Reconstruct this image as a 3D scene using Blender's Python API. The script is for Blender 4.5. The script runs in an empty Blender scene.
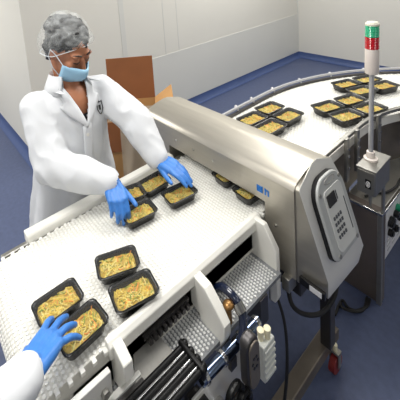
import bpy, bmesh, math, random
from mathutils import Vector, Matrix, noise
from mathutils.bvhtree import BVHTree
random.seed(7)
C = bpy.context.scene.collection
PI = math.pi
V = Vector
WO = {}                                     # world origin of each object (roots are built unrotated)

# ------------------------------------------------------------------ materials
def lin(c):
    c = c/255.0
    return c/12.92 if c <= 0.04045 else ((c+0.055)/1.055)**2.4
def rgb(r, g, b): return (lin(r), lin(g), lin(b), 1)
MATS = {}
def mat(name, col, rough=0.5, metal=0.0, var=0.0, vscale=8.0, bump=0.0, bscale=60.0, spec=0.5, coat=0.0, stretch=None, sss=0.0):
    m = bpy.data.materials.new(name); m.use_nodes = True
    nt = m.node_tree; b = nt.nodes['Principled BSDF']
    b.inputs['Base Color'].default_value = col
    b.inputs['Roughness'].default_value = rough
    b.inputs['Metallic'].default_value = metal
    b.inputs['Specular IOR Level'].default_value = spec
    b.inputs['Coat Weight'].default_value = coat
    if sss:
        b.inputs['Subsurface Weight'].default_value = sss
        b.inputs['Subsurface Scale'].default_value = 0.01
    tc = nt.nodes.new('ShaderNodeTexCoord'); src = tc.outputs['Object']
    if stretch:
        mp = nt.nodes.new('ShaderNodeMapping'); mp.inputs['Scale'].default_value = stretch
        nt.links.new(src, mp.inputs['Vector']); src = mp.outputs['Vector']
    if var:
        n = nt.nodes.new('ShaderNodeTexNoise'); n.inputs['Scale'].default_value = vscale; n.inputs['Detail'].default_value = 5
        nt.links.new(src, n.inputs['Vector'])
        r = nt.nodes.new('ShaderNodeValToRGB')
        r.color_ramp.elements[0].position = 0.3; r.color_ramp.elements[1].position = 0.7
        r.color_ramp.elements[0].color = tuple(x*(1-var) for x in col[:3])+(1,)
        r.color_ramp.elements[1].color = tuple(min(1, x*(1+var)) for x in col[:3])+(1,)
        nt.links.new(n.outputs['Fac'], r.inputs['Fac']); nt.links.new(r.outputs['Color'], b.inputs['Base Color'])
    if bump:
        n2 = nt.nodes.new('ShaderNodeTexNoise'); n2.inputs['Scale'].default_value = bscale; n2.inputs['Detail'].default_value = 4
        nt.links.new(src, n2.inputs['Vector'])
        bp = nt.nodes.new('ShaderNodeBump'); bp.inputs['Strength'].default_value = bump; bp.inputs['Distance'].default_value = 0.004
        nt.links.new(n2.outputs['Fac'], bp.inputs['Height']); nt.links.new(bp.outputs['Normal'], b.inputs['Normal'])
    MATS[name] = m
    return m
def film(name, col, clear, rough=0.1, bump=0.5, bscale=40, vary=None):
    """thin sheet: part see-through, part glossy / diffuse"""
    m = bpy.data.materials.new(name); m.use_nodes = True
    nt = m.node_tree; b = nt.nodes['Principled BSDF']; out = nt.nodes['Material Output']
    b.inputs['Base Color'].default_value = col; b.inputs['Roughness'].default_value = rough
    t = nt.nodes.new('ShaderNodeBsdfTransparent'); mx = nt.nodes.new('ShaderNodeMixShader'); mx.inputs['Fac'].default_value = 1-clear
    nt.links.new(t.outputs[0], mx.inputs[1]); nt.links.new(b.outputs[0], mx.inputs[2]); nt.links.new(mx.outputs[0], out.inputs['Surface'])
    n2 = nt.nodes.new('ShaderNodeTexNoise'); n2.inputs['Scale'].default_value = bscale
    tc = nt.nodes.new('ShaderNodeTexCoord'); nt.links.new(tc.outputs['Object'], n2.inputs['Vector'])
    bp = nt.nodes.new('ShaderNodeBump'); bp.inputs['Strength'].default_value = bump; bp.inputs['Distance'].default_value = 0.006
    nt.links.new(n2.outputs['Fac'], bp.inputs['Height']); nt.links.new(bp.outputs['Normal'], b.inputs['Normal'])
    if vary:                                     # the gathered sheet is denser where it folds
        n3 = nt.nodes.new('ShaderNodeTexNoise'); n3.inputs['Scale'].default_value = vary[2]; n3.inputs['Detail'].default_value = 6
        n3.inputs['Distortion'].default_value = 1.2
        nt.links.new(tc.outputs['Object'], n3.inputs['Vector'])
        mr = nt.nodes.new('ShaderNodeMapRange'); mr.inputs[1].default_value = .36; mr.inputs[2].default_value = .70
        mr.inputs[3].default_value = vary[0]; mr.inputs[4].default_value = vary[1]
        nt.links.new(n3.outputs['Fac'], mr.inputs[0]); nt.links.new(mr.outputs[0], mx.inputs['Fac'])
    MATS[name] = m
    return m

mat('wall_panel', rgb(214, 212, 204), 0.45, var=0.02, vscale=1.2)
mat('wall_lower', rgb(206, 206, 201), 0.4, var=0.02, vscale=1.2)
mat('ceiling_white', rgb(225, 225, 222), 0.8)
mat('blue_floor', rgb(76, 86, 116), 0.45, var=0.10, vscale=34, bump=0.10, bscale=220)
mat('blue_cove', rgb(62, 80, 124), 0.4, var=0.06, vscale=20)
mat('belt_white', rgb(238, 237, 231), 0.42, var=0.02, vscale=30)
mat('belt_base', rgb(214, 212, 204), 0.6)
mat('belt_grey', rgb(214, 214, 212), 0.5, var=0.05, vscale=30)
mat('belt_grey_base', rgb(128, 130, 132), 0.5)
mat('guide_white', rgb(236, 234, 226), 0.38, var=0.03, vscale=12)
mat('steel', rgb(168, 166, 160), 0.36, 0.85, var=0.05, vscale=6, bump=0.05, bscale=30, stretch=(1, 12, 12))
mat('steel_housing', rgb(182, 177, 166), 0.38, 0.72, var=0.05, vscale=5, bump=0.04, bscale=30, stretch=(1, 10, 10))
mat('steel_light', rgb(222, 221, 216), 0.42, 0.15, var=0.03, vscale=8)
mat('steel_dark', rgb(84, 82, 82), 0.38, 0.8, var=0.12, vscale=10)
mat('steel_brown', rgb(122, 114, 104), 0.5, 0.6, var=0.12, vscale=10)
mat('chrome', rgb(215, 215, 215), 0.12, 1.0)
mat('chrome_blue', rgb(120, 136, 164), 0.12, 1.0)
mat('hose_blue', rgb(18, 28, 52), 0.2, coat=0.5)
mat('black', rgb(16, 16, 18), 0.35)
mat('black_gloss', rgb(6, 6, 7), 0.42, spec=.3)
mat('rubber', rgb(20, 20, 22), 0.6)
mat('tray_black', rgb(15, 15, 14), 0.22, bump=0.05, bscale=90)
mat('bronze', rgb(150, 112, 66), 0.35, 0.7, var=0.15, vscale=30)
mat('cream', rgb(236, 228, 196), 0.4)
mat('valve_white', rgb(206, 208, 202), 0.45, var=0.05, vscale=30)
mat('keypad_grey', rgb(186, 188, 186), 0.4, 0.2)
mat('keypad_face', rgb(205, 206, 203), 0.45)
mat('screen', rgb(52, 50, 44), 0.15)
mat('button_dark', rgb(78, 80, 84), 0.5)
mat('panel_white', rgb(222, 222, 224), 0.4)
mat('knob_green', rgb(30, 150, 110), 0.35)
mat('knob_red', rgb(190, 40, 40), 0.35)
mat('logo_blue', rgb(28, 120, 205), 0.4)
mat('wheel_red', rgb(128, 36, 34), 0.45)
mat('lens_red', rgb(196, 24, 36), 0.15, coat=0.6)
mat('lens_green', rgb(60, 190, 140), 0.15, coat=0.6)
mat('tower_grey', rgb(226, 216, 208), 0.4)
mat('tower_cap', rgb(226, 222, 204), 0.4)
mat('pole_grey', rgb(190, 190, 192), 0.35, 0.4)
mat('cabinet_dark', rgb(128, 118, 112), 0.38, 0.6, var=0.1, vscale=6)
mat('beige_slab', rgb(196, 186, 166), 0.5, var=0.05)
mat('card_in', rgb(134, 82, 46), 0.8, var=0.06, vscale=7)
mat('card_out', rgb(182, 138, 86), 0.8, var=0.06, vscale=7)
mat('coat_white', rgb(222, 224, 227), 0.75, var=0.015, vscale=10, bump=0.12, bscale=30)
mat('skin', rgb(172, 114, 82), 0.5, sss=0.08, var=0.05, vscale=14)
mat('hair', rgb(20, 17, 17), 0.45, bump=0.8, bscale=70, stretch=(1, 1, 4))
mat('mask_blue', rgb(160, 204, 232), 0.7, bump=0.1, bscale=120)
mat('mask_loop', rgb(226, 232, 236), 0.7)
mat('glove_blue', rgb(62, 126, 205), 0.42, var=0.06, vscale=30, bump=0.15, bscale=90)
mat('trouser_dark', rgb(44, 46, 54), 0.8)
mat('shoe_white', rgb(214, 214, 214), 0.5)
mat('shirt_dark', rgb(26, 24, 28), 0.8)
mat('food_base', rgb(178, 148, 52), 0.5, var=0.28, vscale=55, bump=0.4, bscale=140)
mat('noodle', rgb(206, 178, 72), 0.4, var=0.12, vscale=40)
mat('noodle_pale', rgb(212, 196, 116), 0.4)
mat('carrot', rgb(220, 138, 52), 0.4)
mat('herb', rgb(120, 138, 48), 0.45)
film('lid_clear', (0.9, 0.92, 0.92, 1), 0.97, 0.08, 0.6, 45)
film('net_white', rgb(230, 234, 234), 0.74, 0.75, 0.9, 70, (.06, .30, 20))
film('bag_clear', rgb(190, 178, 158), 0.35, 0.25, 0.8, 18)

# ------------------------------------------------------------------ mesh helpers
def link(o): C.objects.link(o); return o
def tag(o, label=None, cat=None, group=None, kind=None):
    if label: o['label'] = label
    if cat: o['category'] = cat
    if group: o['group'] = group
    if kind: o['kind'] = kind
    return o
def empty(name, loc, label, cat, group=None):
    o = link(bpy.data.objects.new(name, None)); o.location = loc; o.empty_display_size = 0.05
    WO[o] = V(loc)
    return tag(o, label, cat, group)
def obj(name, bm, mats, parent=None, origin=None, bevel=0.0, seg=2, angle=35, smooth=True, label=None):
    """one bmesh (world coordinates) -> one mesh object"""
    org = V((0, 0, 0))
    if parent is not None: org = WO[parent]
    elif origin is not None: org = V(origin)
    me = bpy.data.meshes.new(name)
    bmesh.ops.recalc_face_normals(bm, faces=bm.faces[:])
    bm.transform(Matrix.Translation(-org))
    bm.to_mesh(me); bm.free()
    for m in (mats if isinstance(mats, (list, tuple)) else [mats]): me.materials.append(MATS[m])
    if smooth and len(me.polygons):
        me.polygons.foreach_set('use_smooth', [True]*len(me.polygons))
        me.set_sharp_from_angle(angle=math.radians(angle))
    o = link(bpy.data.objects.new(name, me))
    WO[o] = org
    if parent is not None: o.parent = parent
    else: o.location = org
    if bevel:
        b = o.modifiers.new('Bevel', 'BEVEL'); b.width = bevel; b.segments = seg; b.limit_method = 'ANGLE'; b.angle_limit = math.radians(40)
    if label: o['label'] = label
    return o
def NB(): return bmesh.new()
def quad_faces(bm, vs, fs, mi=0):
    v = [bm.verts.new(p) for p in vs]
    for f in fs:
        try:
            fc = bm.faces.new([v[i] for i in f]); fc.material_index = mi
        except ValueError: pass
    return v
BOXF = [(0, 1, 3, 2), (4, 6, 7, 5), (0, 4, 5, 1), (2, 3, 7, 6), (0, 2, 6, 4), (1, 5, 7, 3)]
def box(bm, x0, x1, y0, y1, z0, z1, mi=0):
    quad_faces(bm, [(x, y, z) for x in (x0, x1) for y in (y0, y1) for z in (z0, z1)], BOXF, mi); return bm
def obox(bm, c, ax, ay, az, mi=0):
    c = V(c); ax, ay, az = V(ax), V(ay), V(az)
    quad_faces(bm, [c+sx*ax+sy*ay+sz*az for sx in (-1, 1) for sy in (-1, 1) for sz in (-1, 1)], BOXF, mi); return bm
def frame_of(d):
    d = V(d).normalized(); a = V((0, 0, 1)) if abs(d.z) < 0.9 else V((1, 0, 0))
    u = d.cross(a).normalized(); return u, d.cross(u).normalized()
def tube(bm, pts, r, n=12, cap=True, mi=0, closed=False):
    """swept round tube; r a number or a list"""
    pts = [V(p) for p in pts]; N = len(pts); rs = r if isinstance(r, (list, tuple)) else [r]*N
    rings = []; u = None
    for i, p in enumerate(pts):
        if closed: d = pts[(i+1) % N]-pts[i-1]
        else: d = pts[min(i+1, N-1)]-pts[max(i-1, 0)]
        d.normalize()
        if u is None: u, w = frame_of(d)
        u = (u-d*u.dot(d)).normalized(); w = d.cross(u)
        rings.append([bm.verts.new(p+(u*math.cos(2*PI*k/n)+w*math.sin(2*PI*k/n))*rs[i]) for k in range(n)])
    for i in range(N if closed else N-1):
        a, b = rings[i], rings[(i+1) % N]
        for k in range(n):
            f = bm.faces.new((a[k], a[(k+1) % n], b[(k+1) % n], b[k])); f.material_index = mi
    if cap and not closed:
        for rg in (rings[0], rings[-1]):
            f = bm.faces.new(rg); f.material_index = mi
    return bm
def cyl(bm, a, b, r, n=20, mi=0): return tube(bm, [a, b], r, n, True, mi)
def lathe(bm, c, prof, n=28, mi=0):
    """profile of (r, z) turned round the vertical axis through c"""
    c = V(c); rings = []
    for r, z in prof: rings.append([bm.verts.new(c+V((r*math.cos(2*PI*k/n), r*math.sin(2*PI*k/n), z))) for k in range(n)])
    for a, b in zip(rings, rings[1:]):
        for k in range(n):
            f = bm.faces.new((a[k], a[(k+1) % n], b[(k+1) % n], b[k])); f.material_index = mi
    for rg in (rings[0], rings[-1]):
        f = bm.faces.new(rg); f.material_index = mi
    return bm
def prism(bm, poly, d, mi=0):
    """planar polygon (3-D points) pushed along vector d"""
    d = V(d); a = [bm.verts.new(V(p)) for p in poly]; b = [bm.verts.new(V(p)+d) for p in poly]; n = len(poly)
    for f in [a, b[::-1]]+[[a[i], b[i], b[(i+1) % n], a[(i+1) % n]] for i in range(n)]:
        fc = bm.faces.new(f); fc.material_index = mi
    return bm
def ell(bm, c, r, M=None, mi=0, u=20, v=14):
    g = bmesh.ops.create_uvsphere(bm, u_segments=u, v_segments=v, radius=1.0)
    T = Matrix.Translation(V(c)) @ (M.to_4x4() if M else Matrix.Identity(4)) @ Matrix.Diagonal((r[0], r[1], r[2], 1))
    bmesh.ops.transform(bm, matrix=T, verts=g['verts'])
    if mi:
        for vv in g['verts']:
            for f in vv.link_faces: f.material_index = mi
    return bm
def chain(bm, pts, rs, n=14):
    """tapered limb: balls at the joints, cones between (to be fused by remesh)"""
    for p, r in zip(pts, rs): ell(bm, p, (r, r, r), u=n, v=10)
    for i in range(len(pts)-1): tube(bm, [pts[i], pts[i+1]], [rs[i], rs[i+1]], n)
    return bm
def loft(bm, rings, cap=True, mi=0):
    vr = [[bm.verts.new(p) for p in r] for r in rings]; n = len(rings[0])
    for a, b in zip(vr, vr[1:]):
        for k in range(n):
            f = bm.faces.new((a[k], a[(k+1) % n], b[(k+1) % n], b[k])); f.material_index = mi
    if cap:
        for rg in (vr[0], vr[-1]):
            f = bm.faces.new(rg); f.material_index = mi
    return bm
def rrect(cx, cy, z, hx, hy, r, n=6):
    pts = []
    for (sx, sy, a0) in ((1, 1, 0), (-1, 1, 90), (-1, -1, 180), (1, -1, 270)):
        for k in range(n+1):
            a = math.radians(a0+90*k/n)
            pts.append(V((cx+sx*(hx-r)+r*math.cos(a), cy+sy*(hy-r)+r*math.sin(a), z)))
    return pts
def fuse(bm, voxel, smooth=4, fac=0.5):
    """weld overlapping closed shapes into one continuous skin; returns a bmesh"""
    bmesh.ops.recalc_face_normals(bm, faces=bm.faces[:])
    me = bpy.data.meshes.new('fuse_tmp'); bm.to_mesh(me); bm.free()
    o = link(bpy.data.objects.new('fuse_tmp', me))
    r = o.modifiers.new('r', 'REMESH'); r.mode = 'VOXEL'; r.voxel_size = voxel
    if smooth:
        s = o.modifiers.new('s', 'SMOOTH'); s.iterations = smooth; s.factor = fac
    dg = bpy.context.evaluated_depsgraph_get(); dg.update()
    m2 = bpy.data.meshes.new_from_object(o.evaluated_get(dg))
    bpy.data.objects.remove(o); bpy.data.meshes.remove(me)
    b2 = bmesh.new(); b2.from_mesh(m2); bpy.data.meshes.remove(m2)
    return b2
def bez(ctrl, n=24):
    """smooth curve through points (Catmull-Rom)"""
    P = [V(p) for p in ctrl]; P = [2*P[0]-P[1]]+P+[2*P[-1]-P[-2]]; out = []
    segs = len(P)-3
    for i in range(segs):
        k = max(3, n//segs)
        for j in range(k):
            t = j/k; a, b, c, d = P[i:i+4]
            out.append(0.5*((2*b)+(c-a)*t+(2*a-5*b+4*c-d)*t*t+(3*b-a-3*c+d)*t**3))
    out.append(P[-2]); return out

# ------------------------------------------------------------------ camera
cam = bpy.data.cameras.new('camera'); co = link(bpy.data.objects.new('camera', cam))
f_px, cx, cy = 338.797, 151.31, 7.997
cam.sensor_fit = 'HORIZONTAL'; cam.sensor_width = 36
cam.lens = f_px/400*36; cam.shift_x = (200-cx)/400; cam.shift_y = (cy-200)/400
cam.clip_start = 0.02
R = Matrix(((0.609, -0.065, 0.790), (0.788, 0.155, -0.595), (-0.083, 0.986, 0.146)))
xa = R.col[0].normalized(); za = R.col[2]; za = (za-xa*za.dot(xa)).normalized(); ya = za.cross(xa)
R = Matrix((xa, ya, za)).transposed()
co.matrix_world = Matrix.Translation((0, 0, 1.85)) @ R.to_4x4()
bpy.context.scene.camera = co

# ------------------------------------------------------------------ the room
WX, WY, LY = -2.95, 5.24, 0.83
XL, YB, XR, H = -6.2, -3.2, 3.4, 2.9
def struct(name, bm, m, **k): return tag(obj(name, bm, m, **k), kind='structure')
struct('floor', box(NB(), XL-.1, XR+.1, YB-.1, WY+.1, -0.1, 0), 'blue_floor')
struct('ceiling', box(NB(), XL-.1, XR+.1, YB-.1, WY+.1, H, H+.1), 'ceiling_white')
struct('wall_behind_worker', box(NB(), WX-.1, WX, LY, WY+.1, 0, H), 'wall_panel')
struct('wall_far', box(NB(), WX, XR+.1, WY, WY+.1, 0, H), 'wall_panel')
struct('wall_end', box(NB(), XL, WX-.1, LY, LY+.1, 0, H), 'wall_panel')
struct('wall_left', box(NB(), XL-.1, XL, YB, LY+.1, 0, H), 'wall_panel')
struct('wall_right', box(NB(), XR, XR+.1, YB, WY, 0, H), 'wall_panel')
struct('wall_back', box(NB(), XL-.1, XR+.1, YB-.1, YB, 0, H), 'wall_panel')
def cove(name, a, b, inward, h=0.09, d=0.06):
    a, b, w = V(a), V(b), V(inward); poly = [a, a+w*d]
    for k in range(6):
        t = (k/5)*PI/2; poly.append(a+w*(d-d*math.sin(t)+0.004)+V((0, 0, h-h*math.cos(t)+0.004)))
    poly.append(a+V((0, 0, h+.004)))
    struct(name, prism(NB(), poly, b-a), 'blue_cove', angle=60)
cove('baseboard_behind_worker', (WX, LY, 0), (WX, WY, 0), (1, 0, 0))
cove('baseboard_far', (WX, WY, 0), (XR, WY, 0), (0, -1, 0))
cove('baseboard_end', (XL, LY, 0), (WX, LY, 0), (0, -1, 0))
struct('trim_1', box(NB(), WX, WX+.006, 2.0, WY, 0.094, 0.735), 'wall_lower', bevel=.002)
struct('trim_2', box(NB(), WX, WX+.003, 1.80, 1.86, 0.094, H), 'wall_lower', bevel=.001)
struct('trim_3', box(NB(), WX, WX+.002, 2.375, 2.385, 0.094, H), 'wall_lower')
struct('trim_4', box(NB(), WX, WX+.002, 2.58, 2.59, 0.094, H), 'wall_lower')
struct('trim_5', box(NB(), WX, WX+.012, WY-.012, WY, 0.094, H), 'wall_lower')

# ------------------------------------------------------------------ belts
def belt_cells(bm, P, s0, s1, w0, w1, pitch, cell, hgt, mi=0, seed=1, full=0.68, tabs=True):
    """rows of raised lozenge links; P(s, w) -> (point, along, across, normal)"""
    rows = int((s1-s0)/pitch); cols = int((w1-w0)/cell)
    for i in range(rows):
        s = s0+(i+.5)*pitch; off = (0.25 if i % 2 else -0.25)*cell
        for j in range(cols):
            w = w0+(j+.5)*(w1-w0)/cols+off
            p, t, a, n = P(s, w)
            L, W = pitch*full*.5, cell*.43
            top = []; bot = []
            for (u, v) in ((-1, -.45), (-.45, -1), (.45, -1), (1, -.45), (1, .45), (.45, 1), (-.45, 1), (-1, .45)):
                q = p+t*(u*L)+a*(v*W)
                bot.append(bm.verts.new(q)); top.append(bm.verts.new(p+t*(u*L*.86)+a*(v*W*.86)+n*hgt))
            f = bm.faces.new(top); f.material_index = mi
            for k in range(8):
                f = bm.faces.new((bot[k], bot[(k+1) % 8], top[(k+1) % 8], top[k])); f.material_index = mi
BX0, BX1 = -1.20, -0.72
BZ = 0.85; RB = 0.062
def loopP(s, w, y0=0.155):
    """s<0: round the near roller; s>=0: along the top strand"""
    if s >= 0: return V((w, y0+s, BZ-.004)), V((0, 1, 0)), V((1, 0, 0)), V((0, 0, 1))
    a = -s/RB; n = V((0, -math.sin(a), math.cos(a)))
    return V((w, y0, BZ-.004-RB))+n*RB, V((0, math.cos(a), math.sin(a))), V((1, 0, 0)), n
conv = empty('belt_conveyor', (-0.96, 0.75, 0), 'straight white modular belt conveyor running through the metal detector', 'conveyor')
bm = NB()
belt_cells(bm, loopP, -RB*2.6, 1.24, BX0, BX1, 0.0135, 0.0130, 0.0024, 0)
ring = []
for k in range(13):
    a = PI*k/12; ring.append((0.155-(RB-.0)*math.sin(a), BZ-.004-RB+RB*math.cos(a)))
outer = [(1.40, BZ-.004)]+ring+[(1.40, BZ-.004-2*RB)]
prism(bm, [(BX0, y, z) for y, z in outer], (BX1-BX0, 0, 0), 1)
for i in range(int(1.26/0.0165)):                       # link ends along both edges
    y = 0.14+i*0.0165
    if i % 2:
        box(bm, BX0-.012, BX0+.004, y, y+.011, BZ-.012, BZ-.002, 0)
        box(bm, BX1-.004, BX1+.012, y, y+.011, BZ-.012, BZ-.002, 0)
obj('belt', bm, ['belt_white', 'belt_base'], conv)
# return strand of the belt, wider, seen in the gaps under the near guide
bm = NB()
def retP(s, w): return V((w, 0.20+s, 0.714)), V((0, 1, 0)), V((1, 0, 0)), V((0, 0, 1))
belt_cells(bm, retP, 0.0, 0.72, -0.80, -0.612, 0.0115, 0.0110, 0.0035, 0)
box(bm, -1.18, -0.605, 0.20, 0.93, 0.700, 0.714, 1)
obj('return_belt', bm, ['belt_grey', 'belt_grey_base'], conv, label='grey return strand of the belt')
obj('guide_rail', prism(NB(), [(-1.245, .25, .842), (-1.205, .25, .842), (-1.205, .25, .872), (-1.212, .25, .880), (-1.245, .25, .880)], (0, .72, 0)), 'guide_white', conv, bevel=.003)
bm = prism(NB(), [(-.728, .30, .868), (-.728, .30, .822), (-.700, .30, .822), (-.700, .30, .856), (-.712, .30, .868)], (0, .66, 0))
obj('guide_rail', bm, 'guide_white', conv, bevel=.003)
# profiled wear plates hanging from the near guide
def wear(poly, y, t, nm='wear_plate'):
    obj(nm, prism(NB(), [(x, y, z) for x, z in poly], (0, t, 0)), 'guide_white', conv, bevel=.003)
wear([(-.735, .862), (-.655, .850), (-.615, .812), (-.585, .775), (-.585, .735), (-.620, .655), (-.650, .665), (-.690, .735), (-.735, .75)], .605, .03)
wear([(-.735, .866), (-.668, .866), (-.620, .790), (-.618, .600), (-.630, .570), (-.650, .570), (-.650, .615), (-.690, .650), (-.735, .70)], .925, .022)
wear([(-.735, .862), (-.690, .862), (-.652, .845), (-.650, .800), (-.690, .740), (-.735, .725)], .310, .028)
# row of dark sprocket teeth under the guide
bm = NB()
for i in range(9): box(bm, -.712, -.694, .42+i*.018, .431+i*.018, .768, .784)
box(bm, -.722, -.708, .41, .585, .778, .790)
obj('sprocket_strip', bm, 'steel_dark', conv)
# near-end bearing plate with bolt, lower frame plate
bm = prism(NB(), [(-.690, .085, .835), (-.690, .285, .835), (-.690, .285, .770), (-.690, .10, .690)], (.016, 0, 0))
pl = obj('bearing_plate', bm, 'steel_light', conv, bevel=.002)
bm = cyl(NB(), (-.674, .262, .795), (-.662, .262, .795), .011, 6)
obj('bolt', bm, 'steel', pl)
obj('frame_plate', prism(NB(), [(-.640, .15, .690), (-.640, .31, .690), (-.640, .34, .60), (-.640, .15, .52)], (.012, 0, 0)), 'steel_light', conv, bevel=.002)
obj('frame_plate', prism(NB(), [(-.580, .46, .684), (-.580, .690, .684), (-.580, .690, .470), (-.580, .46, .42)], (.008, 0, 0)), 'steel_light', conv, bevel=.002)
obj('side_frame', box(NB(), -.735, -.720, .20, 1.40, .735, .800), 'guide_white', conv)
obj('side_frame', box(NB(), -1.235, -1.215, .16, 1.40, .74, .842), 'steel', conv, bevel=.003)
obj('cross_beam', box(NB(), -1.235, -.60, .45, .49, .60, .70), 'steel_dark', conv)
obj('cross_beam', box(NB(), -1.235, -.60, .80, .84, .60, .70), 'steel_dark', conv)
obj('roller', cyl(NB(), (BX0+.01, .155, BZ-.004-RB), (BX1-.01, .155, BZ-.004-RB), RB-.008, 24), 'belt_base', conv)
obj('cross_beam', box(NB(), -.60, -.537, .46, .50, .62, .67), 'steel_dark', conv)
for (x, y) in ((-1.22, .47), (-.80, .47), (-1.22, .82), (-.80, .82)):
    lg = obj('leg', box(NB(), x-.02, x+.02, y-.02, y+.02, .015, .735), 'steel_dark', conv, bevel=.003)
    obj('foot', lathe(NB(), (x, y, 0), [(.035, 0), (.035, .008), (.015, .02)], 16), 'rubber', lg)

# ------------------------------------------------------------------ curved conveyor
CC = V((0.107, 1.85, 0)); R0, R1 = 0.83, 1.39
cv = empty('curved_conveyor', (-1.0, 1.6, 0), 'white curved belt conveyor bending right beyond the metal detector', 'conveyor')
def pol(r, a, z): return V((CC.x-r*math.cos(a), CC.y+r*math.sin(a), z))
AEND = math.radians(96)
def curP(s, w):
    if s < 0: return V((CC.x-w, CC.y+s, BZ-.004)), V((0, 1, 0)), V((1, 0, 0)), V((0, 0, 1))
    a = s/1.1
    return pol(w, a, BZ-.004), V((math.sin(a), math.cos(a), 0)), V((math.cos(a), -math.sin(a), 0)), V((0, 0, 1))
bm = NB()
belt_cells(bm, curP, -.42, 1.1*AEND, R0, R1, 0.018, 0.017, 0.0035, 0)
def arc_path(r, z, y0=1.43, n=48): return [V((CC.x-r, y0, z)), V((CC.x-r, (y0+CC.y)/2, z))]+[pol(r, AEND*k/n, z) for k in range(n+1)]
def band(bm, ra, rb, za, zb, y0=1.43, mi=0):
    loft(bm, [[a, b, c, d] for a, b, c, d in zip(arc_path(ra, za, y0), arc_path(rb, za, y0), arc_path(rb, zb, y0), arc_path(ra, zb, y0))], True, mi)
    return bm
band(bm, R0-.005, R1+.005, BZ-.02, BZ-.004, mi=1)
obj('belt', bm, ['belt_white', 'belt_base'], cv)
obj('outer_rail', tube(NB(), arc_path(R1+.018, .884, 1.33), .009, 10), 'pole_grey', cv)
obj('outer_skirt', band(NB(), R1+.006, R1+.022, .76, .862, 1.30), 'steel_dark', cv)
bm = NB()
for a in (-.42, -.26, -.10, .09, .28, .47, .66, .85, 1.04, 1.23, 1.42):
    p = pol(R1+.034, a, .884) if a > 0 else V((CC.x-R1-.034, CC.y+a, .884))
    k = NB(); ell(k, p, (.011, .011, .011), u=12, v=8)
    st = pol(R1+.018, a, .884) if a > 0 else V((CC.x-R1-.018, CC.y+a, .884))
    tube(k, [p, st], .005, 8); tube(k, [st, st+V((0, 0, -.03))], .005, 8)
    obj('rail_bracket', k, 'pole_grey', cv)
bm.free()
obj('inner_rail', band(NB(), R0-.026, R0-.006, .868, .888, 1.33), 'steel', cv, bevel=.003)
obj('inner_band', band(NB(), R0-.014, R0-.004, .80, .848, 1.50), 'guide_white', cv)
obj('inner_skirt', band(NB(), R0-.004, R0+.008, .56, .80, 1.50), 'steel_brown', cv)
obj('under_frame', band(NB(), R0+.10, R1-.10, .76, .81), 'steel_dark', cv)
for a in (-.20, -.08, .20, .45, .75, 1.1):
    r = R0-.034
    p = pol(r, a, 0) if a > 0 else V((CC.x-r, CC.y+a, 0))
    d = V((-math.cos(a), math.sin(a), 0)) if a > 0 else V((-1, 0, 0)); t = V((-d.y, d.x, 0))
    bmp = obox(NB(), p+V((0, 0, .78)), d*.008, t*.014, V((0, 0, .115)))
    po = obj('rail_post', bmp, 'steel', cv, bevel=.002)
    for z in (.84, .80, .74): obj('bolt', cyl(NB(), p-d*.008+V((0, 0, z)), p-d*.014+V((0, 0, z)), .006, 10), 'chrome', po)
for a, r in ((.15, R1-.12), (.15, R0+.14), (.85, R1-.12), (.85, R0+.14), (1.5, R1-.12), (1.5, R0+.14)):
    p = pol(r, a, 0); lg = obj('leg', box(NB(), p.x-.025, p.x+.025, p.y-.025, p.y+.025, .012, .765), 'steel', cv, bevel=.003)
    obj('foot', lathe(NB(), (p.x, p.y, 0), [(.04, 0), (.04, .008), (.02, .018)], 16), 'rubber', lg)

# ------------------------------------------------------------------ metal detector
det = empty('metal_detector', (-1.0, 1.13, 0), 'big grey stainless steel metal detector with keypad spanning the belt', 'metal detector')
PROF = [(.990, .905), (.990, 1.008), (.998, 1.022), (1.014, 1.034), (1.060, 1.048), (1.118, 1.058), (1.150, 1.056), (1.235, 1.030), (1.262, .985), (1.268, .905)]
XA, XB = -1.445, -.585
def crown(y):                                # the crown keeps its profile along X
    return y
bm = prism(NB(), [(XA, y, z) for y, z in PROF], (XB-XA, 0, 0))
box(bm, XA, -1.262, .990, 1.268, .66, .905); box(bm, -.705, XB, .990, 1.268, .655, .905)
obj('housing', bm, 'steel_housing', det, angle=28)
obj('base_beam', box(NB(), XA, XB, 1.02, 1.24, .56, .655), 'steel_dark', det, bevel=.004)
P0 = V((-.570, 1.0, 1.02)); VD = V((.103, 0, -.33)).normalized(); ND = V((.33, 0, .103)).normalized()
def con(u, v, h=0.0): return P0+V((0, u, 0))+VD*v+ND*h
bm = NB()
outl = [(-.004, .007), (.004, -.002), (.112, -.044), (.150, -.046), (.238, -.012), (.262, .06), (.272, .337), (.004, .314)]
rim = [con(u, v) for u, v in outl]
low = [V((-.492, 1.035, .622)), V((-.492, 1.285, .598))]
inn = [V((XB-.002, p.y, min(p.z, 1.06))) for p in rim]+[V((XB-.002, 1.0, .640)), V((XB-.002, 1.26, .610))]
for p in rim+low+inn: bm.verts.new(p)
bmesh.ops.convex_hull(bm, input=bm.verts[:])
bmesh.ops.recalc_face_normals(bm, faces=bm.faces[:])
bmesh.ops.dissolve_limit(bm, angle_limit=.02, verts=bm.verts[:], edges=bm.edges[:])
for fc in bm.faces:
    fc.normal_update()
    fc.material_index = 0 if fc.normal.dot(ND) > .70 else 1
endp = obj('end_panel', bm, ['steel_light', 'steel_housing'], det, bevel=.005, seg=3, label='pale sloping end panel')
def patch(pts, h0, h1):                      # raised outline on the sloping end panel
    return prism(NB(), [con(u, v, h0) for u, v in pts], ND*(h1-h0))
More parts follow.
